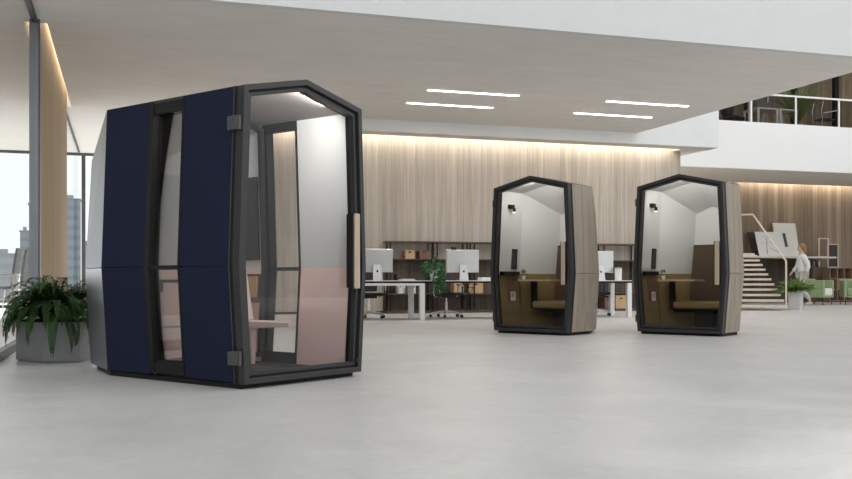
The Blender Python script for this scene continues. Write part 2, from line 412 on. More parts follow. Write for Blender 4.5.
m = MB(); m.bb(-.03, -.02, -3.08, 3.08, -.025, .025); obj('diffuser', m, 'slot_strip', t)
m = MB(); m.bb(-.295, -.265, -3.1, 3.1, -.03, .03); obj('profile', m, 'white_metal', t)
m = MB(); m.bb(-.265, -.255, -3.08, 3.08, -.025, .025); obj('diffuser', m, 'slot_strip', t)
area('slot_lamp', (-1.235, 17, CE+.45), (0, rad(-20), 0), .04, 6.0, 30, (1, .95, .8))
area('slot_lamp', (-.985, 17, CE+.45), (rad(0), rad(20), 0), .04, 6.0, 45, (1, .94, .78))
# ceiling strip lights
for (x0, x1, y, lab) in ((5.28, 7.07, 16.4, 'linear ceiling light, nearer one of the left pair'), (5.28, 7.07, 17.72, 'linear ceiling light, farther one of the left pair'),
                         (8.9, 10.7, 16.38, 'linear ceiling light, nearer one of the right pair'), (8.9, 10.7, 17.75, 'linear ceiling light, farther one of the right pair')):
    t = thing('ceiling_light', lab, 'light', ((x0+x1)/2, y, CE), 0, 'linear ceiling lights')
    h = (x1-x0)/2
    a = MB(); a.bb(-h-.01, h+.01, -.05, .05, -.012, 0); obj('housing', a, 'white_metal', t)
    a = MB(); a.bb(-h, h, -.04, .04, -.02, -.012); obj('diffuser', a, 'strip_light', t)
    area('strip_lamp', ((x0+x1)/2, y, CE-.03), (0, 0, 0), x1-x0, .08, 33, (1, .97, .93))

# ------------------------------------------------------------------ the pods
WB, WM, WT, ZB, ZM, ZT, ZA = .595, .65, .59, .035, .853, 2.10, 2.235
def inset(P, d):
    n = len(P); out = []
    for i in range(n):
        p0, p1, p2 = Vector(P[i-1]), Vector(P[i]), Vector(P[(i+1) % n])
        d1 = (p1-p0).normalized(); d2 = (p2-p1).normalized()
        n1 = Vector((-d1.y, d1.x)); n2 = Vector((-d2.y, d2.x))
        k = (n1+n2); k = k/(k.dot(n1)); out.append(tuple(p1+k*d))
    return out
def setdims(wb, wm, wt, zm, zt, za):
    global WB, WM, WT, ZM, ZT, ZA, HEX
    WB, WM, WT, ZM, ZT, ZA = wb, wm, wt, zm, zt, za
    HEX = [(-WB, ZB), (WB, ZB), (WM, ZM), (WT, ZT), (0, ZA), (-WT, ZT), (-WM, ZM)]
setdims(.60, .655, .605, .853, 2.10, 2.235)
def sx(z):   # outer half width at height z
    return WB+(WM-WB)*(z-ZB)/(ZM-ZB) if z < ZM else WM+(WT-WM)*(z-ZM)/(ZT-ZM)

def pod(label, loc, rz, LS, LB, big, group):
    P = thing('office_pod', label, 'office pod', (*loc, 0), rz, group)
    C = (0, LB*.5, 1.1)
    b2 = dict(wb=.31, wm=.36, wt=.30, zt=1.78 if big else 1.74, za=1.90 if big else 1.86)
    out_lo = out_hi = 'navy_felt' if big else 'pod_oak'
    in_hi = 'white_felt'; in_lo = 'pink_felt' if big else 'olive_felt'; in_c = 'mauve_felt' if big else 'white_felt'
    # plinth and floor
    fp = [(-WB+.02, -.0), (WB-.02, -.0), (WB-.02, LS-.03), (b2['wb']-.03, LB-.05), (-b2['wb']+.03, LB-.05), (-WB+.02, LS-.01)]
    a = MB(); a.hull([(x, y, 0) for x, y in fp], [(x, y, ZB) for x, y in fp]); obj('plinth', a, 'frame_dark', P)
    fp2 = [(-WB+.06, .036), (WB-.06, .036), (WB-.06, LS), (b2['wb']-.05, LB-.08), (-b2['wb']+.05, LB-.08), (-WB+.06, LS)]
    a = MB(); a.hull([(x, y, ZB) for x, y in fp2], [(x, y, ZB+.03) for x, y in fp2]); obj('floor_panel', a, 'pod_floor', P)
    y0 = .037
    spans = [(y0, .575), (.995, LS)] if big else [(y0, LS)]
    for s in (-1, 1):
        V = lambda x, y, z: (s*x, y, z)
        for (ya, yb) in spans:
            lo = [V(sx(.04), ya, .04), V(sx(.04), yb, .04), V(WM, yb, ZM), V(WM, ya, ZM)]
            hi = [V(WM, ya, ZM), V(WM, yb, ZM), V(WT, yb, ZT), V(WT, ya, ZT)]
            a = MB(); a.plate(lo, 0, .04, C, .002); obj('side_panel', a, out_lo, P, bevel=.004)
            a = MB(); a.plate(hi, 0, .04, C, .002); obj('side_panel', a, out_hi, P, bevel=.004)
            a = MB(); a.plate(lo, .045, .075, C, .002); obj('inner_panel', a, in_lo, P)['label'] = ('pink' if big else 'olive') + ' felt lower lining'
            a = MB(); a.plate(hi, .045, .075, C, .002); obj('inner_panel', a, in_hi, P)['label'] = 'pale grey felt upper lining'
        if big:
            ya, yb = .577, .993
            def strip(a, yA, yB, zA, zB, t0, t1):
                zz = [zA, zB] if not (zA < ZM < zB) else [zA, ZM, zB]
                for z1, z2 in zip(zz, zz[1:]):
                    a.plate([V(sx(z1), yA, z1), V(sx(z1), yB, z1), V(sx(z2), yB, z2), V(sx(z2), yA, z2)], t0, t1, C)
            a = MB(); strip(a, ya, ya+.018, .06, ZT, .0, .08); strip(a, yb-.055, yb, .06, ZT, .0, .08)
            strip(a, ya+.018, yb-.055, .06, .15, .006, .08); strip(a, ya+.018, yb-.055, 2.0, ZT, .006, .08)
            strip(a, ya+.018, yb-.055, ZM-.022, ZM+.012, .01, .08)
            wf = obj('side_window', a, 'frame_dark', P)
            a = MB(); strip(a, ya+.02, yb-.057, .15, ZM-.022, .035, .045); obj('pane', a, 'pod_glass', wf)
            a = MB(); strip(a, ya+.02, yb-.057, ZM+.012, 2.0, .035, .045); obj('pane', a, 'pod_glass', wf)
        # tapered rear facets
        lo = [V(WB, LS, .04), V(b2['wb'], LB, .04), V(b2['wm'], LB, ZM), V(WM, LS, ZM)]
        hi = [V(WM, LS, ZM), V(b2['wm'], LB, ZM), V(b2['wt'], LB, b2['zt']), V(WT, LS, ZT)]
        fm = 'facet_grey' if big else 'pod_oak'
        a = MB(); a.plate(lo, 0, .04, C, .002); obj('rear_facet', a, fm, P)
        a = MB(); a.plate(hi, 0, .04, C, .002); obj('rear_facet', a, fm, P)
        a = MB(); a.plate(lo, .045, .07, C, .002); obj('inner_panel', a, in_lo, P)
        a = MB(); a.plate(hi, .045, .07, C, .002); obj('inner_panel', a, in_hi, P)
        ro = [V(WT, y0, ZT), V(WT, LS, ZT), V(0, LS, ZA), V(0, y0, ZA)]
        rr = [V(WT, LS, ZT), V(b2['wt'], LB, b2['zt']), V(0, LB, b2['za']), V(0, LS, ZA)]
        a = MB(); a.plate(ro, 0, .04, C, .001); obj('roof_panel', a, 'frame_black', P)
        a = MB(); a.plate(rr, 0, .04, C, .001); obj('roof_panel', a, 'frame_black', P)
        ri = [V(WT, .085, ZT), V(WT, LS, ZT), V(0, LS, ZA), V(0, .085, ZA)]
        a = MB(); a.plate(ri, .041, .05, C, .003); obj('ceiling_panel', a, in_c, P)
        a = MB(); a.plate(rr, .041, .05, C, .003); obj('ceiling_panel', a, in_c, P)
    bk = [(-b2['wb'], .06), (b2['wb'], .06), (b2['wm'], ZM), (-b2['wm'], ZM)]
    bh = [(-b2['wm'], ZM), (b2['wm'], ZM), (b2['wt'], b2['zt']), (0, b2['za']), (-b2['wt'], b2['zt'])]
    a = MB(); a.polyxz(bk, LB-.04, LB); a.polyxz(bh, LB-.04, LB); obj('back_panel', a, fm, P)
    a = MB(); a.polyxz(inset(bk, .03), LB-.07, LB-.042); obj('inner_panel', a, in_lo, P)
    a = MB(); a.polyxz(inset(bh, .03), LB-.07, LB-.042); obj('inner_panel', a, in_hi, P)
    # fixed portal and the door
    a = MB(); a.ring(inset(HEX, .003), inset(HEX, .075), 0, .036); obj('portal_frame', a, 'frame_dark', P)
    a = MB(); a.ring(inset(HEX, -.002), inset(HEX, .006), .028, .034); obj('edge_trim', a, 'frame_grey', P)
    a = MB(); a.ring(HEX, inset(HEX, .042), -.075, -.004)
    D = obj('door', a, 'frame_black', P, bevel=.003)
    a = MB(); a.ring(inset(HEX, .042), inset(HEX, .058), -.045, -.004); obj('gasket', a, 'frame_dark', D)
    a = MB(); a.ring(inset(HEX, .058), inset(HEX, .082), -.052, -.004); obj('inner_rail', a, 'frame_black', D)
    a = MB(); a.polyxz(inset(HEX, .08), -.012, -.006); obj('pane', a, 'pod_glass' if big else 'smoked_glass', D)
    hx = .545
    a = MB(); a.bb(hx-.034, hx+.026, -.088, -.072, .69, 1.275); hd = obj('handle', a, 'handle_oak', D, bevel=.003); hd['label'] = 'pale oak handle bar'
    a = MB(); a.bb(hx-.052, hx+.02, -.072, -.014, .695, 1.27); obj('handle_back', a, 'frame_dark', D)
    a = MB(); a.bar((hx-.02, -.076, .13), (hx-.02, -.10, .13), .016, 12); obj('lock', a, 'frame_dark', D)
    for s in (-1, 1):  # added fill light tucked out of sight behind the portal, brightens the interior
        k = .55; n_ = Vector((s*(ZA-ZT), 0, WT)).normalized(); mid = Vector((s*WT*.26, .058, ZA+(ZT-ZA)*.26)) - n_*.047
        dx = Vector((s*WT, 0, ZT-ZA)).normalized()*.2
        a = MB(); q = [mid-dx+Vector((0, -.012, 0)), mid+dx+Vector((0, -.012, 0)), mid+dx+Vector((0, .012, 0)), mid-dx+Vector((0, .012, 0))]; 
        a.hull([v-n_*.006 for v in q], [v+n_*.014 for v in q]); lo_ = obj('fill_strip', a, 'white_metal', P)
        a = MB(); a.hull([v-n_*.009 for v in q], [v-n_*.0065 for v in q]); obj('fill_diffuser', a, 'pod_fill_glow', lo_)
        d = bpy.data.lights.new('pod_fill', 'AREA'); d.shape = 'RECTANGLE'; d.size = .4; d.size_y = .02; d.energy = (11. if big else 7.5); d.color = (1, .985, .96)
        lo = bpy.data.objects.new('pod_fill', d); COL.objects.link(lo); lo.parent = P; zx = (n_*.72 - Vector((0, 1, 0))*.69).normalized(); xx = dx.normalized(); yx = zx.cross(xx)
        M_ = Matrix((xx, yx, zx)).transposed().to_4x4(); M_.translation = mid - n_*.010 + Vector((0, .004, 0)); lo.matrix_basis = M_
    for z in (1.84, .216):
        x = -sx(z)
        a = MB(); a.bb(x-.034, x+.01, -.045, .055, z-.048, z+.048); a.bar((x-.012, -.05, z-.05), (x-.012, -.05, z+.05), .014, 10)
        obj('hinge', a, 'frame_grey', P, bevel=.003)
    return P, C

SPOTS = {}
P, C = pod('large navy blue meeting pod with glass door and pink lining, nearest the camera', (1.257, 6.995), rad(34.5), 1.54, 2.22, True, 'meeting pods')
# --- inside of the large pod
h2 = inset(HEX, .075)
a = MB(); a.ring(h2, inset(HEX, .115), .965, 1.01); obj('inner_arch', a, 'frame_black', P)
def on_side(a, s, ya, yb, za, zb, t0, t1):
    V = lambda y, z: (s*sx(z), y, z)
    a.plate([V(ya, za), V(yb, za), V(yb, zb), V(ya, zb)], t0, t1, (0, 1, 1.1)); return a
a = MB(); on_side(a, 1, 1.06, 1.42, .93, 1.64, .076, .10); sc = obj('screen', a, 'screen_dark', P, bevel=.004)
sc['label'] = 'dark wall screen'
a = MB(); on_side(a, 1, 1.08, 1.40, .95, 1.62, .1005, .102); obj('display', a, 'screen_dark', sc)
a = MB(); on_side(a, 1, 1.03, 1.40, .56, .80, .076, .10); ni = obj('niche', a, 'dark_wood', P); ni['label'] = 'oak lined storage niche'
a = MB(); on_side(a, 1, 1.06, 1.37, .60, .78, .1005, .104); obj('niche_lining', a, 'box_wood', ni)
# bench
be = MB(); pl = [(.27, .40), (.35, .40), (.49, .80), (.49, 1.30), (.27, 1.30)]
be.hull([(x, y, .385-.06*max(0, (y-.40))) for x, y in pl], [(x, y, .418) for x, y in pl])
bo = obj('bench_seat', be, 'pink_light', P, bevel=.004)
a = MB(); a.hull([(.31, .86, ZB+.03), (.335, .86, ZB+.03), (.335, .89, ZB+.03), (.31, .89, ZB+.03)], [(.28, .85, .352), (.345, .85, .352), (.345, .90, .352), (.28, .90, .352)])
obj('bench_leg', a, 'pink_light', bo)
a = MB(); a.hull([(.30, 1.02, .418), (.47, 1.02, .418), (.47, 1.10, .418), (.30, 1.10, .418)], [(.41, 1.14, .82), (.50, 1.14, .82), (.50, 1.2, .82), (.41, 1.2, .82)])
obj('backrest', a, 'pink_light', bo, bevel=.01)
a = MB(); a.hull([(-.46,1.62,.07),(.24,1.62,.07),(.2,2.1,.07),(-.24,2.1,.07)],[(-.46,1.62,.36),(.24,1.62,.36),(.2,2.1,.36),(-.24,2.1,.36)]); a.hull([(-.47,1.6,.361),(.24,1.6,.361),(.2,2.1,.361),(-.25,2.1,.361)],[(-.47,1.6,.45),(.24,1.6,.45),(.2,2.1,.45),(-.25,2.1,.45)]); r = obj('rear_bench', a, 'pink_felt', P, bevel=.01)
a = MB(); a.bb(-.22, .20, 2.02, 2.12, .45, .80); obj('cushion', a, 'pink_light', r, bevel=.015)
a = MB(); a.bb(-.46, -.06, .98, 1.5, .735, .76); tt = obj('table_top', a, 'frame_dark', P, bevel=.004)
a = MB(); a.bb(-.50, -.40, 1.10, 1.2, .66, .735); obj('bracket', a, 'frame_dark', tt)

def small_interior(P, LS, mag):
    L = -(sx(1.8)-.08)
    a = MB(); on_side(a, -1, .19, .28, 1.785, 1.845, .076, .135); lamp = obj('spotlight', a, 'frame_dark', P)
    a = MB(); a.bar((L+.075, .235, 1.79), (L+.075, .235, 1.73), .022, 12); obj('spot_head', a, 'frame_dark', lamp)
    a = MB(); a.bar((L+.075, .235, 1.732), (L+.075, .235, 1.727), .017, 12); obj('lens', a, 'lamp_glow', lamp)
    a = MB(); on_side(a, -1, .33, .46, .915, 1.21, .076, .095); obj('wall_mirror', a, 'screen_dark', P, bevel=.003)
    a = MB(); on_side(a, -1, .05, .47, .82, .875, .076, .14); obj('wall_ledge', a, 'frame_dark', P)
    # niche with magazines
    a = MB(); on_side(a, -1, .20, .40, .44, .76, .076, .09); n = obj('niche', a, 'red_box', P)
    a = MB(); on_side(a, -1, .22, .38, .46, .74, .0905, .093); obj('niche_lining', a, 'red_box', n)
    # table
    a = MB(); a.hull([(x, y, .735) for x, y in ((-.53, .40), (.04, .40), (.06, .70), (-.48, .74))], [(x, y, .76) for x, y in ((-.53, .40), (.04, .40), (.06, .70), (-.48, .74))])
    tb = obj('table_top', a, 'handle_oak', P, bevel=.003)
    a = MB(); a.bb(-.44, -.38, .62, .70, .40, .735); a.hull([(-.44, .62, .34), (-.34, .62, .30), (-.34, .70, .30), (-.44, .70, .34)], [(-.44, .62, .42), (-.38, .62, .42), (-.38, .70, .42), (-.44, .70, .42)])
    a.bb(-.36, .35, .62, .70, .29, .34); obj('support_frame', a, 'frame_dark', tb)
    # seat
    a = MB(); a.bb(-.33, .47, .48, .98, .345, .45); se = obj('seat', a, 'olive_felt', P, bevel=.03)
    a = MB(); a.hull([(-.33, 1.07, .40), (.27, 1.07, .40), (.27, 1.13, .40), (-.33, 1.13, .40)], [(-.26, 1.07, 1.27), (.25, 1.07, 1.27), (.25, 1.13, 1.27), (-.26, 1.13, 1.27)]); a.hull([(.28, 1.06, .40), (.50, .62, .40), (.54, .64, .40), (.30, 1.12, .40)], [(.26, 1.06, 1.27), (.48, .62, 1.27), (.52, .64, 1.27), (.28, 1.12, 1.27)]); obj('backrest', a, 'brown_felt', se, bevel=.01)
    a = MB(); a.bb(-.05, .22, .6, .8, ZB+.03, .34); obj('pedestal', a, 'frame_dark', se)
    return

def small_pod(label, loc, rz):
    P, C = pod(label, loc, rz, .57, 1.22, False, 'single oak pods')
    small_interior(P, .57, True)
    R = Matrix.Rotation(rz, 3, 'Z'); O = Vector((*loc, 0))
    return P, lambda p: O + R @ Vector(p)
setdims(.605, .672, .612, .843, 2.06, 2.20)
PA, TA = small_pod('small oak sided pod with glass door, left of the two by the desks', (5.442, 12.14), rad(-57.5))
PB, TB = small_pod('small oak sided pod with glass door, right one nearest the stairs', (7.285, 11.325), rad(-56))

# pot plants on the pod tables, magazines in the niches
def leafball(m, c, r, n, l, w, up=.2, flat=1.):
    for _ in range(n):
        d = Vector((random.gauss(0, 1), random.gauss(0, 1), random.gauss(up, 1)*flat)).normalized()
        p = Vector(c) + d*r*random.uniform(.35, 1.)
        t = (d + Vector((random.uniform(-.6, .6), random.uniform(-.6, .6), random.uniform(-.6, .4)))).normalized()
        s = t.cross(Vector((random.uniform(-1, 1), random.uniform(-1, 1), random.uniform(-1, 1)))).normalized()
        k = l*random.uniform(.7, 1.2)
        m.quad(p, p+t*k*.5+s*w, p+t*k, p+t*k*.5-s*w)
for T, lab in ((TA, 'left'), (TB, 'right')):
    t = thing('potted_plant', 'tiny white potted plant on the table in the %s oak pod' % lab, 'plant', T((-.46, .46, .76)), 0, 'pod table plants')
    a = MB(); a.lathe([(.022, 0), (.03, .055), (.026, .055), (.024, .045)]); obj('pot', a, 'white_metal', t, smooth=False)
    a = MB(); leafball(a, (0, 0, .085), .045, 70, .035, .008, .6); obj('foliage', a, 'pale_green', t)
    rz = rad(-57.5) if lab == 'left' else rad(-56)
    p = T((-(sx(.55)-.108), .31, .455))
    t = thing('magazine', 'open magazine in the niche of the %s oak pod' % lab, 'magazine', p, rz, 'pod magazines')
    a = MB(); a.hull([(0, -.06, 0), (.004, -.06, 0), (.004, .06, 0), (0, .06, 0)], [(-.004, -.06, .13), (.0, -.06, .13), (.0, .06, .13), (-.004, .06, .13)]); obj('cover', a, 'paper', t)
    a = MB(); a.bb(.003, .005, -.045, .02, .05, .11); obj('cover_picture', a, 'paper_grey', t)

# ------------------------------------------------------------------ near planter with fern
pc = Vector((-.60, 9.57, 0))
pp = [(-.936, 9.54), (-.689, 9.25), (-.365, 9.2), (-.27, 9.60), (-.48, 9.9), (-.84, 9.86)]
PL = thing('potted_fern', 'large bushy fern in grey faceted planter beside the navy pod', 'plant', pc)
loop = [Vector((x, y, 0))-pc for x, y in pp]
a = MB(); k = .93
a.hull([v*.95+Vector((0, 0, .0)) for v in loop], [v*.95+Vector((0, 0, .02)) for v in loop])
a.hull([v+Vector((0, 0, .02)) for v in loop], [v+Vector((0, 0, .37)) for v in loop]); obj('planter', a, 'planter_grey', PL)
a = MB(); a.hull([v*.92+Vector((0, 0, .371)) for v in loop], [v*.9+Vector((0, 0, .385)) for v in loop]); obj('soil', a, 'soil', PL)
def frond(m, base, az, length, elev, droop, lw, n=26):
    pts = []; p = Vector(base); e = elev; st = length/n
    for i in range(n+1):
        pts.append(p.copy()); p = p + Vector((math.cos(az)*math.cos(e), math.sin(az)*math.cos(e), math.sin(e)))*st
        e -= droop/n*(.5+1.2*i/n)
    m.tube(pts[::3]+[pts[-1]], .003, 5)
    side = Vector((-math.sin(az), math.cos(az), 0))
    for i in range(2, n):
        f = i/n; w = lw*math.sin(math.pi*min(1, .12+f*.9))**.7*(1.05-.5*f)
        d = (pts[i+1]-pts[i]).normalized(); up = side.cross(d).normalized()
        for sgn in (-1, 1):
            t = (side*sgn + d*.45 - up*random.uniform(-.1, .35)).normalized()
            q = pts[i]; hw = d*st*.7
            m.quad(q-hw*.6, q+t*w*.55-hw*.7, q+t*w, q+t*w*.5+hw*.7)
a = MB(); b = MB()
for i in range(170):
    az = i*2.39996 + random.uniform(-.2, .2); f = i/170
    ln = random.uniform(.66, .92); el = rad(82) - f*rad(58) + random.uniform(-.1, .1)
    dr = rad(110) + random.uniform(-.2, .5) + f*.3
    if math.cos(az) < -.55: ln *= .82
    base = (math.cos(az)*.07, math.sin(az)*.07, .38)
    ln *= .95
    cx_ = math.cos(az)
    if cx_ < 0:
        for _ in range(12):   # keep clear of the glass partition
            p_ = base[0]; e_ = el; lo_x = p_
            for q_ in range(40):
                p_ += cx_*math.cos(e_)*ln/40; e_ -= dr/40*(.5+1.2*q_/40); lo_x = min(lo_x, p_)
            if lo_x < -.44: ln *= .9
    if cx_ > .3: ln *= .82
    frond(a if i % 3 else b, base, az, ln, el, dr, .078, 36)
obj('foliage', a, 'fern_green', PL); obj('foliage', b, 'fern_light', PL)

# ------------------------------------------------------------------ office desks
def desk(label, x0, x1, y=17.06, left=True):
    w = x1-x0
    t = thing('office_desk', label, 'desk', ((x0+x1)/2, y+.4, 0), 0, 'white office desks')
    h = w/2
    a = MB(); a.bb(-h, h, -.4, .4, .727, .742); obj('worktop', a, 'white_paint', t)
    a = MB(); a.bb(-h+.04, h-.04, -.385, .385, .69, .727); obj('cable_tray', a, 'frame_dark', t)
    a = MB(); a.bb(-h+.095, h-.095, -.40, -.36, .645, .69); a.bb(-h+.095, h-.095, .36, .40, .645, .69); a.bb(h-.095, h, -.31, .31, .645, .69)
    if left: a.bb(-h, -h+.095, -.31, .31, .645, .69); obj('beam', a, 'white_metal', t)
    for sx_ in (-1, 1):
        if sx_ < 0 and not left: continue
        for sy in (-1, 1):
            a = MB(); a.bb(sx_*h-sx_*.095, sx_*h, sy*.40, sy*.31, 0, .69); obj('leg', a, 'white_metal', t, bevel=.004)
    return t
desk('white desk left of the trailing plant, half hidden by the navy pod', 3.55, 5.44)
desk('white desk carrying the trailing plant, beside the left oak pod', 5.443, 7.62, left=False)
desk('white desk between the two oak pods', 7.623, 9.84, left=False)

def monitor(label, x, y, rz=0):
    t = thing('computer_monitor', label, 'monitor', (x, y, .742), rz, 'desktop computers')
    a = MB(); prof = [(-.345, .155), (.345, .155), (.345, .605), (-.345, .605)]
    a.polyxz(prof, 0, .012); i2 = inset(prof, .015)
    A = [(p[0], 0, p[1]) for p in prof]; B = [(p[0], -.022, p[1]) for p in i2]; a.hull(A, B)
    bo = obj('casing', a, 'aluminium', t, bevel=.004)
    a = MB(); a.polyxz(inset(prof, .012), .0125, .016); obj('display', a, 'screen_dark', t)
    a = MB(); a.hull([(-.095, -.11, 0), (.095, -.11, 0), (.095, .09, 0), (-.095, .09, 0)], [(-.095, -.11, .007), (.095, -.11, .007), (.095, .09, .007), (-.095, .09, .007)])
    a.hull([(-.09, -.10, .007), (.09, -.10, .007), (.09, -.085, .007), (-.09, -.085, .007)], [(-.075, -.055, .30), (.075, -.055, .30), (.075, -.028, .30), (-.075, -.028, .30)])
    st = obj('stand', a, 'aluminium', t)
    a = MB(); a.sphere((0, -.079, .175), .022, .9, .25, 1, 12, 8); a.sphere((.006, -.077, .203), .008, .6, .3, 1, 8, 6); obj('emblem', a, 'frame_dark', st)
    return t
monitor('silver desktop computer back on the left white desk beside navy pod', 4.60, 17.5, rad(6))
monitor('silver desktop computer back, right of the trailing plant', 6.35, 17.5, rad(0))
monitor('silver desktop computer back on desk between the oak pods', 9.33, 17.5, rad(4))

def office_chair(label, x, y, rz):
    t = thing('office_chair', label, 'office chair', (x, y, 0), rz, 'black office chairs')
    a = MB()
    for i in range(5):
        an = i*2*math.pi/5+.3; c, s = math.cos(an), math.sin(an)
        a.hull([(c*.03-s*.025, s*.03+c*.025, .10), (c*.03+s*.025, s*.03-c*.025, .10), (c*.33+s*.014, s*.33-c*.014, .065), (c*.33-s*.014, s*.33+c*.014, .065)],
               [(c*.03-s*.025, s*.03+c*.025, .15), (c*.03+s*.025, s*.03-c*.025, .15), (c*.33+s*.014, s*.33-c*.014, .095), (c*.33-s*.014, s*.33+c*.014, .095)])
    base = obj('star_base', a, 'chrome', t)
    for i in range(5):
        an = i*2*math.pi/5+.3; c, s = math.cos(an), math.sin(an)
        a = MB(); a.bar((c*.33-s*.022, s*.33+c*.022, .03), (c*.33+s*.022, s*.33-c*.022, .03), .03, 12); obj('caster', a, 'black_plastic', base)
    a = MB(); a.bar((0, 0, .1), (0, 0, .30), .025, 12); a.bar((0, 0, .28), (0, 0, .42), .016, 12); obj('gas_column', a, 'chrome', t)
    a = MB(); a.bb(-.13, .13, -.15, .15, .39, .44); obj('mechanism', a, 'black_plastic', t, bevel=.015)
    a = MB(); a.bb(-.25, .25, -.24, .24, .44, .50); obj('seat', a, 'black_mesh', t, bevel=.025)
    a = MB()
    for k in range(7):
        z0 = .52+k*.065; z1 = z0+.065; f = lambda z: .23+.06*((z-.52)/.455)**1.5
        w = lambda z: .235-.03*abs((z-.7)/.3)
        a.hull([(-w(z0), f(z0), z0), (w(z0), f(z0), z0), (w(z0), f(z0)+.03, z0), (-w(z0), f(z0)+.03, z0)], [(-w(z1), f(z1), z1), (w(z1), f(z1), z1), (w(z1), f(z1)+.03, z1), (-w(z1), f(z1)+.03, z1)])
    obj('backrest', a, 'black_mesh', t)
    for s in (-1, 1):
        a = MB(); a.tube([(s*.2, .05, .42), (s*.27, .03, .43), (s*.285, .02, .52), (s*.285, .0, .64), (s*.28, -.14, .66), (s*.28, -.2, .62), (s*.275, -.19, .50)], .014, 8); obj('armrest', a, 'chrome', t, smooth=True)
    return t
oc = office_chair('black office chair tucked at desk end beside the navy pod', 4.62, 18.10, rad(0))
dup(oc, (6.22, 18.08, 0), rad(12), 'black office chair behind the trailing plant')
dup(oc, (9.56, 18.05, 0), rad(-8), 'black office chair at the desk between the oak pods')

# trailing plant on the desk
t = thing('trailing_plant', 'green trailing plant in white pot on end of white desk', 'plant', (5.66, 17.19, .742), 0)
a = MB(); a.lathe([(.06, 0), (.085, .17), (.088, .20), (.08, .20), (.076, .18)]); obj('pot', a, 'white_metal', t)
a = MB(); leafball(a, (-.03, 0, .22), .19, 230, .075, .024, .1, .6)
for k in range(4):
    for i in range(20): leafball(a, (-.03+k*.045, -.20-.012*k, .17-i*.019), .045, 3, .06, .02)
obj('foliage', a, 'ivy_green', t)
# small things on the desks
t = thing('keyboard_tray', 'flat white paper tray on left white desk', 'tray', (5.17, 17.35, .742)); a = MB(); a.bb(-.13, .13, -.12, .12, 0, .022); obj('tray', a, 'paper', t)
a = MB(); a.bb(-.11, .11, -.1, .1, .022, .03); obj('paper', a, 'white_paint', t)
t = thing('drinking_glass', 'small clear drinking glass on left white desk beside the monitor', 'glass', (4.98, 17.5, .742)); a = MB(); a.lathe([(.03, 0), (.036, .12), (.034, .12), (.028, .008)]); obj('tumbler', a, 'rail_glass', t)
t = thing('paper_stack', 'stack of white paper on desk right of the monitor', 'paper', (6.78, 17.42, .742))
a = MB(); a.bb(-.11, .11, -.1, .1, 0, .03); obj('lower_sheets', a, 'paper', t); a = MB(); a.box((0, 0, .045), (.20, .19, .03), .12); obj('upper_sheets', a, 'white_paint', t)
t = thing('pen_cup', 'black webcam on top of the silver computer right of plant', 'webcam', (6.17, 17.5, .742+.605)); t.name = 'webcam'
a = MB(); a.bb(-.05, -.01, -.02, .02, 0, .05); a.bb(.015, .05, -.02, .02, .0, .045); a.bb(-.05, .05, -.022, .022, -.0, .02); obj('body', a, 'black_plastic', t, bevel=.005)
a = MB(); a.bar((-.03, -.02, .035), (-.03, -.028, .035), .012, 10); obj('lens', a, 'screen_dark', t)
t = thing('canister', 'white cylindrical canister on desk between the oak pods', 'canister', (9.73, 17.42, .742)); a = MB(); a.lathe([(.07, 0), (.075, .22), (.07, .24)]); obj('body', a, 'white_paint', t); a = MB(); a.lathe([(.076, .24), (.076, .26), (.02, .265)]); obj('lid', a, 'paper_grey', t)
t = thing('laptop', 'dark open laptop on desk between oak pods, behind the monitor', 'laptop', (9.60, 17.77, .742), 0); a = MB(); a.bb(-.16, .16, -.12, .07, 0, .018); obj('keyboard', a, 'screen_dark', t); a = MB(); a.box((0, -.15, .11), (.32, .012, .21), 0, rad(14)); obj('lid', a, 'screen_dark', t)

# ------------------------------------------------------------------ wall rack behind desks
ry0, ry1 = WY-.34, WY-.03
rk = thing('shelf_rack', 'long dark metal and wood shelf rack along the timber wall', 'shelf rack', (.11, 0, 0))
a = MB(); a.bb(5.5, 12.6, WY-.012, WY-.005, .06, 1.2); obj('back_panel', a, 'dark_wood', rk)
a = MB(); a.bb(5.5, 12.6, ry0, ry1, 1.585, 1.62); obj('top_board', a, 'dark_wood', rk)
a = MB(); a.bb(5.55, 12.55, ry0+.02, ry1, 1.20, 1.225); obj('shelf', a, 'dark_wood', rk)
a = MB(); a.bb(5.55, 12.55, ry0, ry1, .42, .445); obj('shelf', a, 'dark_wood', rk)
a = MB(); a.bb(5.5, 12.6, ry0, ry1, .0, .06); obj('base_board', a, 'dark_wood', rk)
for x in (5.58, 6.56, 6.68, 7.40, 7.58, 8.5, 9.55, 10.0, 10.9, 11.8, 12.5):
    a = MB(); a.bb(x-.012, x+.012, ry0, ry0+.024, .06, 1.585); a.bb(x-.012, x+.012, ry1-.024, ry1, .06, 1.585); obj('upright', a, 'frame_dark', rk)
for (x0, x1) in ((6.56, 6.68), (7.40, 7.58)):
    a = MB()
    for k in range(7):
        z = .2+k*.19; a.bar((x0, ry0+.012, z), (x1, ry0+.012, z), .008, 6); a.bar((x0, ry0+.012, z), (x1, ry0+.012, z+.19), .005, 6)
    obj('ladder_brace', a, 'frame_dark', rk)
def crate(label, x, z, w, h, mat, y=WY-.19):
    t = thing('storage_box', label, 'box', (x+.12, y, z), 0, 'storage boxes on the rack')
    a = MB(); d = .13
    a.bb(-w/2, w/2, -d, -d+.012, 0, h); a.bb(-w/2, w/2, d-.012, d, 0, h); a.bb(-w/2, -w/2+.012, -d+.012, d-.012, 0, h); a.bb(w/2-.012, w/2, -d+.012, d-.012, 0, h); a.bb(-w/2+.012, w/2-.012, -d+.012, d-.012, 0, .012)
    obj('body', a, mat, t)
    a = MB(); a.bb(-.035, .035, -d-.002, -d, h*.72, h*.72+.03); obj('hand_hole', a, 'frame_dark', t)
crate('tan box on upper rack shelf left of the trailing plant', 6.03, 1.225, .22, .19, 'box_wood')
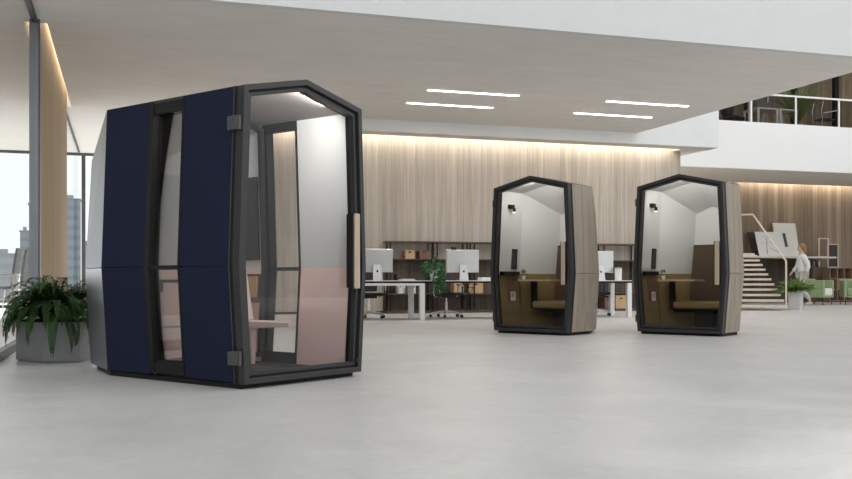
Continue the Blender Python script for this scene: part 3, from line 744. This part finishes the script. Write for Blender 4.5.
crate('red brown box on upper rack shelf just above the trailing plant', 6.37, 1.225, .22, .18, 'red_box')
crate('small tan box on lower rack shelf under the second monitor', 7.17, .445, .18, .25, 'box_wood')
crate('wide tan box on lower rack shelf beside the left oak pod', 7.62, .445, .34, .26, 'box_wood', WY-.18)
crate('tan box on rack base under the desk between oak pods', 11.36, .06, .30, .32, 'box_wood')
crate('red brown box on rack base under desk between oak pods', 11.02, .06, .26, .26, 'red_box')
bx = 5.86
for i in range(8):
    w = (.04, .05, .035, .045, .04, .05, .035, .045)[i]
    if i == 4: bx += .06
    h = (.26, .24, .27, .22, .27, .26, .28, .25)[i]
    t = thing('binder', ['leftmost', 'second', 'third', 'fourth', 'fifth', 'sixth', 'seventh', 'rightmost'][i] + ' of eight pale binders on lower rack shelf below the left desk', 'binder', (bx+w/2, ry0+.12, .445), 0, 'binders on the rack')
    a = MB(); a.bb(-w/2, w/2, -.09, .09, 0, h); obj('cover', a, 'paper' if i % 3 else 'paper_grey', t)
    a = MB(); a.bb(-w/2+.008, w/2-.008, -.092, -.09, h*.55, h*.8); obj('spine_label', a, 'white_paint' if i % 3 == 0 else 'paper_grey', t)
    bx += w+.004

# ------------------------------------------------------------------ left side room: chairs at a white table
def side_chair(label, x, y, rz):
    t = thing('side_chair', label, 'chair', (x, y, 0), rz, 'grey chairs behind the glass')
    a = MB()
    prev = None
    for k in range(9):
        z0 = .60+k*.09; z1 = z0+.09; f = lambda z: -.20-.10*((z-.6)/.8); w = lambda z: .22*(1-.35*((z-1.0)/.45)**2)
        a.hull([(f(z0), -w(z0), z0), (f(z0)+.05, -w(z0), z0), (f(z0)+.05, w(z0), z0), (f(z0), w(z0), z0)], [(f(z1), -w(z1), z1), (f(z1)+.05, -w(z1), z1), (f(z1)+.05, w(z1), z1), (f(z1), w(z1), z1)])
    obj('backrest', a, 'chair_grey', t)
    a = MB(); a.bb(-.2, .24, -.23, .23, .56, .62); obj('seat', a, 'chair_grey', t, bevel=.02)
    for u in (-1, 1):
        for v in (-1, 1):
            a = MB(); a.bar((u*.16, v*.17, .56), (u*.22, v*.22, 0), .012, 8); obj('leg', a, 'white_metal', t)
    return t
def pt(px, Y):
    u = (px-426)/F_PX; c, s = math.cos(YAW), math.sin(YAW); Z = Y/(c-u*s); return Z*(s+u*c)
ca = side_chair('tall grey chair by window left of its twin, behind the glass', pt(5, 21.5), 21.5, rad(172))
dup(ca, (pt(16, 22.3), 22.3, 0), rad(165), 'tall grey chair nearest the timber fin, behind the glass')
xt = pt(4, 20.2)
t = thing('meeting_table', 'white meeting table behind the glass partition at far left', 'table', (xt-.35, 20.2, 0))
a = MB(); a.bb(-.9, .62, -.4, .4, .83, .87); obj('table_top', a, 'white_paint', t, bevel=.004)
for u in (-.85, .55):
    for v in (-.35, .35):
        a = MB(); a.bb(u-.025, u+.025, v-.025, v+.025, 0, .83); obj('leg', a, 'white_metal', t)
a = MB(); a.bb(-.85, .55, -.36, -.34, .36, .40); obj('stretcher', a, 'white_metal', t)

# ------------------------------------------------------------------ stairs, platform and handrail
s0 = Vector((15.40, 19.3, 0)); s1 = Vector((17.15, 22.9, 0)); sd_ = (s1-s0); run = sd_.length/11; sd_.normalize(); lf = Vector((-sd_.y, sd_.x, 0))
st = thing('staircase', 'pale timber open tread staircase behind the right oak pod', 'staircase', s0, math.atan2(sd_.y, sd_.x))
N = 11; rise = 1.45/N; WID = 1.9
for i in range(N):
    a = MB(); a.bb(i*run, i*run+run*1.02, 0, WID, (i+1)*rise-.055, (i+1)*rise); obj('tread', a, 'stair_wood', st)
for v in (1.3, WID-.15):
    a = MB(); a.hull([(0, v, 0), (.25, v, 0), (.25, v+.06, 0), (0, v+.06, 0)], [(N*run-.25, v, N*rise-.06-.0), (N*run, v, N*rise-.06), (N*run, v+.06, N*rise-.06), (N*run-.25, v+.06, N*rise-.06)]); obj('stringer', a, 'stair_wood', st)
a = MB()
hp = [(.03, .03, rise), (.03, .03, rise+.045+1.03), (N*run+.1, .03, 2.62), (N*run+.6, .5, 2.64), (N*run+.6, 1.6, 2.64)]
a.tube(hp[:2], .022, 8); a.tube(hp[1:], .022, 8); obj('handrail', a, 'beige_metal', st)
pf = thing('platform', 'raised timber ledge at top of stairs along the lounge wall', 'platform', (0, 0, 0))
e0 = s0+sd_*(N*run)
a = MB(); q = [e0, Vector((18.6, 25.6, 0)), Vector((22.35, 25.6, 0)), Vector((22.35, LWY-.03, 0)), Vector((14.5, LWY-.03, 0)), e0+lf*WID]
q[0] = e0+sd_*.02; q[-1] = e0+lf*WID+sd_*.02
a.hull([Vector((v.x, v.y, 1.455)) for v in q], [Vector((v.x, v.y, 1.51)) for v in q]); obj('deck', a, 'stair_wood', pf)
for i, (x, y) in enumerate(((16.9, 24.5), (18.7, 25.9), (20.6, 25.9), (22.25, 26.7))):
    a = MB(); a.bb(x-.04, x+.04, y-.04, y+.04, 0, 1.455); obj('post', a, 'dark_wood', pf)
a = MB(); a.bb(18.7, 22.3, LWY-.09, LWY-.05, 0, 1.455); obj('back_panel', a, 'dark_wood', pf)
a = MB(); a.bb(21.3, 22.3, 26.0, 26.6, 1.14, 1.18); obj('lower_shelf', a, 'dark_wood', pf)

# boards leaning on the wall
def board(label, pxl, pxr, Y, z0, h, lean, mat, marks, name='picture_board', w=None):
    x0, x1 = pt(pxl, Y), pt(pxr, Y); w = x1-x0
    t = thing(name, label, 'picture', ((x0+x1)/2, Y, z0))
    a = MB(); R = lambda x, z, o=0: (x, z*math.sin(lean)+o, z*math.cos(lean))
    a.hull([R(-w/2, 0), R(w/2, 0), R(w/2, h), R(-w/2, h)], [R(-w/2, 0, .03), R(w/2, 0, .03), R(w/2, h, .03), R(-w/2, h, .03)]); obj('panel', a, mat, t)
    a = MB(); n = 0
    for (ax, az, bx_, bz, r) in marks:
        a.hull([R(ax*w-r, az*h, -.004), R(ax*w+r, az*h, -.004), R(bx_*w+r, bz*h, -.004), R(bx_*w-r, bz*h, -.004)],
               [R(ax*w-r, az*h, -.0005), R(ax*w+r, az*h, -.0005), R(bx_*w+r, bz*h, -.0005), R(bx_*w-r, bz*h, -.0005)]); n += 1
    if n: obj('drawing', a, 'screen_dark', t)
board('dark board leaning on the wall, left of the white drawings', 753, 770, 26.45, 1.51, .88, rad(20), 'screen_dark', [])
board('white board with a line drawing, left and lower of two', 760, 786, 26.1, 1.51, .86, rad(18), 'paper', [(-.3, .78, -.05, .8, .02), (-.2, .1, -.1, .75, .008), (.05, .6, .28, .3, .01), (-.05, .35, .3, .15, .008), (-.4, .5, .1, .62, .008)])
board('tall white board with black band, right of two leaning drawings', 777.5, 800, 26.6, 1.51, 1.18, rad(12), 'paper', [(-.5, .86, .5, .87, .0), (-.03, .3, -.08, .7, .06), (-.3, .4, -.28, .62, .03)])
bd = bpy.data.objects
# frames and books at right
def wire_frame(label, pxl, pxr, Y, z0, h, pic):
    x0, x1 = pt(pxl, Y), pt(pxr, Y); w = x1-x0
    t = thing('leaning_frame', label, 'picture frame', ((x0+x1)/2, Y, z0))
    a = MB(); P_ = [(-w/2, 0), (w/2, 0), (w/2, h), (-w/2, h)]; a.ring(P_, inset(P_, .028), -.02, .02); o = obj('rim', a, 'beige_metal', t)
    if pic: a = MB(); a.polyxz(inset(P_, .03), -.005, .005); obj('picture', a, 'screen_dark', t)
wire_frame('slim pale metal frame, open, standing on the timber ledge', 818.5, 828.5, 26.3, 1.51, .64, False)
cs_x = pt(838, 26.35)
cs = thing('cube_shelf', 'brown cube shelf behind the green armchairs', 'shelf', (cs_x+.02, 26.4, 0))
a = MB(); w, hh = .92, 1.16
for i in range(4): a.bb(-w/2+i*(w-.025)/3, -w/2+i*(w-.025)/3+.025, -.18, .18, .0, hh)
for k in range(4): a.bb(-w/2+.026, w/2-.026, -.178, .178, .03+k*(hh-.055)/3, .055+k*(hh-.055)/3)
obj('carcass', a, 'cube_wood', cs); a = MB(); a.bb(-w/2, w/2, .181, .19, 0, hh); obj('back_panel', a, 'dark_wood', cs)
a = MB(); a.bb(-w/2+.33, -w/2+.60, -.17, -.15, .40, .76); obj('door', a, 'cube_wood', cs)
wire_frame('slim pale metal frame with dark picture on cube shelf', 827.5, 838, 26.35, 1.16, .80, True)
for i in range(5):
    x = 21.75+i*.10; h = (.22, .24, .19, .23, .2)[i]
    t = thing('book', ['leftmost', 'second from left', 'middle', 'fourth from left', 'rightmost'][i]+' book of five on shelf under the timber ledge', 'book', (x, 26.25, 1.18), 0, 'books under the ledge')
    a = MB(); a.box((0, 0, h/2), (.05, .16, h), 0, 0, 0); obj('cover', a, ['paper', 'screen_dark', 'paper_grey', 'screen_dark', 'paper'][i], t)
    a = MB(); a.bb(-.02, .02, -.078, .07, h, h+.002); obj('pages', a, 'paper', t)

# planter by the stairs
t = thing('potted_plant', 'leafy green plant in pale square planter at foot of the stairs', 'plant', (16.12, 19.9, 0), rad(35))
a = MB(); d = .15; a.hull([(-d*.9, -d*.9, 0), (d*.9, -d*.9, 0), (d*.9, d*.9, 0), (-d*.9, d*.9, 0)], [(-d, -d, .50), (d, -d, .50), (d, d, .50), (-d, d, .50)]); obj('planter', a, 'planter_white', t)
a = MB(); a.bb(-d*.9, d*.9, -d*.9, d*.9, .501, .51); obj('soil', a, 'soil', t)
a = MB()
for i in range(130):
    az = random.uniform(0, 6.283); ln = random.uniform(.25, .56); el = random.uniform(-.15, 1.3)
    p = Vector((math.cos(az)*.05, math.sin(az)*.05, .50)); q = p+Vector((math.cos(az)*math.cos(el), math.sin(az)*math.cos(el), math.sin(el)*.75))*ln
    sd2 = Vector((-math.sin(az), math.cos(az), random.uniform(-.3, .3)))*.045; mid = p.lerp(q, .6)
    a.quad(p, mid+sd2, q+Vector((0, 0, -.06)), mid-sd2)
obj('foliage', a, 'pale_green', t)

# armchairs
def armchair(label, x, y, rz, seatmat):
    t = thing('armchair', label, 'armchair', (x, y, 0), rz, 'green lounge armchairs'); t.scale = (.9, .9, 1)
    a = MB(); a.bb(-.37, .37, .26, .36, .22, .78); obj('backrest', a, 'green_fabric', t, bevel=.03)
    for s in (-1, 1):
        a = MB(); a.bb(s*.27, s*.37, -.36, .262, .22, .74); obj('armrest', a, 'green_fabric' , t, bevel=.03)
        for v in (-.30, .30):
            b = MB(); b.bar((s*.3, v, .22), (s*.32, v, 0), .014, 8); obj('leg', b, 'black_plastic', t)
    a = MB(); a.bb(-.268, .268, -.36, .258, .22, .27); obj('seat_base', a, 'green_fabric', t, bevel=.01)
    a = MB(); a.bb(-.265, .265, -.36, .255, .272, .50); obj('seat_cushion', a, seatmat, t, bevel=.04)
    return t
armchair('pale green armchair with white seat cushion beside the walking person', pt(818.5, 23.6), 23.6, rad(24), 'cushion_white')
armchair('green armchair with green seat at the right edge', pt(853, 23.5), 23.5, rad(-28), 'green_fabric')

# ------------------------------------------------------------------ walking person
def skin(name, verts, edges, radii, mat, parent, root=0, sub=2):
    me = bpy.data.meshes.new(name); me.from_pydata(verts, edges, []); me.materials.append(MATS[mat])
    o = bpy.data.objects.new(name, me); COL.objects.link(o); o.parent = parent
    o.modifiers.new('skin', 'SKIN'); sv = me.skin_vertices[0].data
    for i, r in enumerate(radii):
        r = r if isinstance(r, tuple) else (r, r); sv[i].radius = r; sv[i].use_root = (i == root)
    m_ = o.modifiers.new('sub', 'SUBSURF'); m_.levels = sub; m_.render_levels = sub
    for p in me.polygons: p.use_smooth = True
    o.modifiers['skin'].use_smooth_shade = True
    return o
pe = thing('person', 'person with brown hair walking in a loose white top by the stairs', 'person', (18.45, 22.5, 0), rad(-110))
# walks along local -Y ; x = right/left
V = [(0, 0, .93), (0, 0, 1.12), (0, -.01, 1.33), (0, -.01, 1.46), (0, -.02, 1.53), (0, -.03, 1.62), (0, -.03, 1.72),
     (.09, 0, .90), (.10, -.13, .50), (.10, -.20, .09), (.10, -.32, .035),
     (-.09, 0, .90), (-.10, .02, .50), (-.10, .26, .14), (-.10, .20, .04),
     (.18, -.01, 1.40), (.23, .10, 1.14), (.22, .02, .92),
     (-.18, -.01, 1.40), (-.23, -.06, 1.13), (-.22, -.22, .96),
     (.22, -.02, .82), (-.22, -.28, .87)]
E = [(0, 1), (1, 2), (2, 3), (3, 4), (4, 5), (5, 6), (0, 7), (7, 8), (8, 9), (9, 10), (0, 11), (11, 12), (12, 13), (13, 14), (3, 15), (15, 16), (16, 17), (17, 21), (3, 18), (18, 19), (19, 20), (20, 22)]
Rr = [(.14, .10), (.13, .095), (.15, .10), .075, .052, (.078, .092), (.062, .075), .085, .058, .038, .03, .085, .058, .038, .03, .052, .04, .03, .052, .04, .03, .022, .022]
skin('body', V, E, Rr, 'skin', pe)
sv_ = [0, 1, 2, 3, 15, 16, 17, 18, 19, 20]
shv = [(0, 0, .80), V[1], V[2], (0, -.01, 1.44), V[15], V[16], (.222, .04, .97), V[18], V[19], (-.222, -.19, .99)]
skin('shirt', shv, [(0, 1), (1, 2), (2, 3), (3, 4), (4, 5), (5, 6), (3, 7), (7, 8), (8, 9)], [(.20, .15), (.165, .125), (.172, .125), .09, .075, .062, .05, .075, .062, .05], 'shirt_white', pe)
tv = [V[0], V[7], V[8], (.10, -.19, .12), V[11], V[12], (-.10, .25, .17)]
skin('trousers', tv, [(0, 1), (1, 2), (2, 3), (0, 4), (4, 5), (5, 6)], [(.15, .11), .105, .078, .06, .105, .078, .06], 'trousers_grey', pe)
a = MB(); a.sphere((0, -.005, 1.68), .105, .92, 1.05, 1.08, 18, 12); a.sphere((0, .06, 1.58), .075, 1, .8, 1.3, 12, 8); hr = obj('hair', a, 'hair_brown', pe, smooth=True)
a = MB(); a.sphere((0, -.055, 1.645), .082, .9, .9, 1.15, 16, 12); a.hull([(-.012, -.125, 1.63), (.012, -.125, 1.63), (.008, -.125, 1.67), (-.008, -.125, 1.67)], [(-.010, -.147, 1.633), (.010, -.147, 1.633), (.004, -.13, 1.665), (-.004, -.13, 1.665)])
obj('face', a, 'skin', pe, smooth=True)
for s in (-1, 1):
    a = MB(); a.sphere((s*.03, -.122, 1.665), .011, 1.2, .6, .8, 10, 6); obj('eye', a, 'screen_dark', pe)
a = MB(); a.sphere((.10, -.29, .045), .05, .9, 2.6, .85, 14, 8); obj('shoe', a, 'shoe_tan', pe, smooth=True)
a = MB(); a.sphere((-.10, .22, .075), .048, .9, 2.4, .9, 14, 8); obj('shoe', a, 'shoe_tan', pe, smooth=True)

# ------------------------------------------------------------------ upper gallery
rl = thing('balcony_railing', 'white balcony railing with smoked glass on the upper floor', 'railing', (0, 0, 0))
a = MB(); a.bb(15.5, 32, BY+.04, BY+.08, 6.13, 6.18); obj('top_rail', a, 'white_metal', rl)
for x in (15.8, 17.37, 18.92, 20.47, 22.02, 23.57):
    a = MB(); a.bb(x-.025, x+.025, BY+.04, BY+.085, 5.32, 6.13); obj('post', a, 'white_metal', rl)
    b = MB(); b.bb(x+.03, x+1.52, BY+.055, BY+.065, 5.33, 6.12); obj('pane', b, 'rail_glass', rl)
a = MB(); a.bb(17.33, 17.42, BY+.09, BY+.15, 5.32, 6.9); obj('tall_post', a, 'white_metal', rl)
for i, px in enumerate((747.5, 794, 835.5)):
    x = pt(px, 26.9); t = thing('column', ['dark slender column behind the left railing post upstairs', 'dark slender column beside the tall upstairs plant', 'dark slender column at the far right upstairs'][i], 'column', (x, 26.9, UPF), 0, 'dark upstairs columns')
    a = MB(); a.bb(-.08, .08, -.08, .08, .03, 3.33); obj('shaft', a, 'frame_dark', t); a = MB(); a.bb(-.11, .11, -.11, .11, 0, .03); obj('base_plate', a, 'frame_dark', t)
for i, (l_, r_) in enumerate(((757.5, 778), (779.5, 797))):
    x0, x1 = pt(l_, 24.4), pt(r_, 24.4); w = x1-x0
    t = thing('office_desk', ['white framed desk upstairs with the dark screen', 'white framed desk upstairs beside the tall plant'][i], 'desk', ((x0+x1)/2, 24.4, UPF), 0, 'upstairs white desks')
    a = MB(); a.bb(-w/2, w/2, -.02, .7, .70, .74); obj('worktop', a, 'white_paint', t)
    for u in (-1, 1):
        for v in (.0, .66): a = MB(); a.bb(u*w/2-u*.06, u*w/2, v-.02, v+.02, 0, .70); obj('leg', a, 'white_metal', t)
t = thing('desk_screen', 'dark tilted screen on the upstairs white desk', 'monitor', (pt(763, 24.7), 24.7, UPF+.74))
a = MB(); a.box((0, 0, .30), (.55, .03, .46), 0, rad(-8)); obj('casing', a, 'screen_dark', t); a = MB(); a.bb(-.1, .1, -.06, .06, 0, .012); a.bar((0, .01, .01), (0, .01, .2), .02, 8); obj('stand', a, 'aluminium', t)
a = MB(); a.hull([(.12, -.06, .2), (.14, -.06, .2), (.16, -.06, .5), (.14, -.06, .5)], [(.12, -.05, .2), (.14, -.05, .2), (.16, -.05, .5), (.14, -.05, .5)]); obj('edge_strip', a, 'white_metal', t)
t = thing('lounge_chair', 'dark rounded chair upstairs behind the white wall corner', 'chair', (pt(732, 24.8), 24.8, UPF), rad(30))
a = MB(); a.sphere((0, .15, .72), .3, 1, .55, 1, 18, 12); obj('backrest', a, 'black_plastic', t, smooth=True); a = MB(); a.bb(-.28, .28, -.3, .2, .38, .48); obj('seat', a, 'black_plastic', t, bevel=.04)
a = MB(); a.bar((0, 0, .03), (0, 0, .38), .025); a.bar((0, 0, 0), (0, 0, .03), .25, 20); obj('pedestal', a, 'chrome', t)
t = thing('potted_palm', 'tall leafy palm upstairs behind the balcony railing', 'plant', (pt(797, 25.0), 25.0, UPF))
a = MB(); a.lathe([(.16, 0), (.2, .4), (.19, .4), (.17, .36)]); obj('pot', a, 'planter_white', t)
a = MB()
for i in range(34):
    frond(a, (0, 0, .38), i*2.4, random.uniform(1.1, 1.6), rad(86)-i/34*rad(30), rad(45), .16, 16)
obj('foliage', a, 'pale_green', t)
t = thing('side_chair', 'thin white framed chair upstairs, right of the palm', 'chair', (pt(824, 24.3), 24.3, UPF), rad(0))
a = MB(); a.bb(-.22, .3, -.22, .22, .44, .47); obj('seat', a, 'screen_dark', t)
a = MB(); a.tube([(-.30, -.2, 0), (-.22, -.2, .44), (-.28, -.2, .70), (-.20, -.2, 1.0)], .014, 6); a.tube([(-.2, -.2, .62), (.45, -.2, .76)], .014, 6); a.tube([(.4, -.2, 0), (.42, -.2, .75)], .012, 6); a.tube([(-.30, .2, 0), (-.22, .2, .44), (-.28, .2, .70), (-.20, .2, 1.0)], .014, 6); obj('frame', a, 'chrome', t)

# ------------------------------------------------------------------ colour management
vs = S.view_settings
vs.view_transform = 'Standard'; vs.look = 'None'; vs.gamma = 1; vs.use_curve_mapping = False; vs.exposure = -0.06
S.cycles.max_bounces = 10; S.cycles.transparent_max_bounces = 24
S.cycles.use_denoising = True
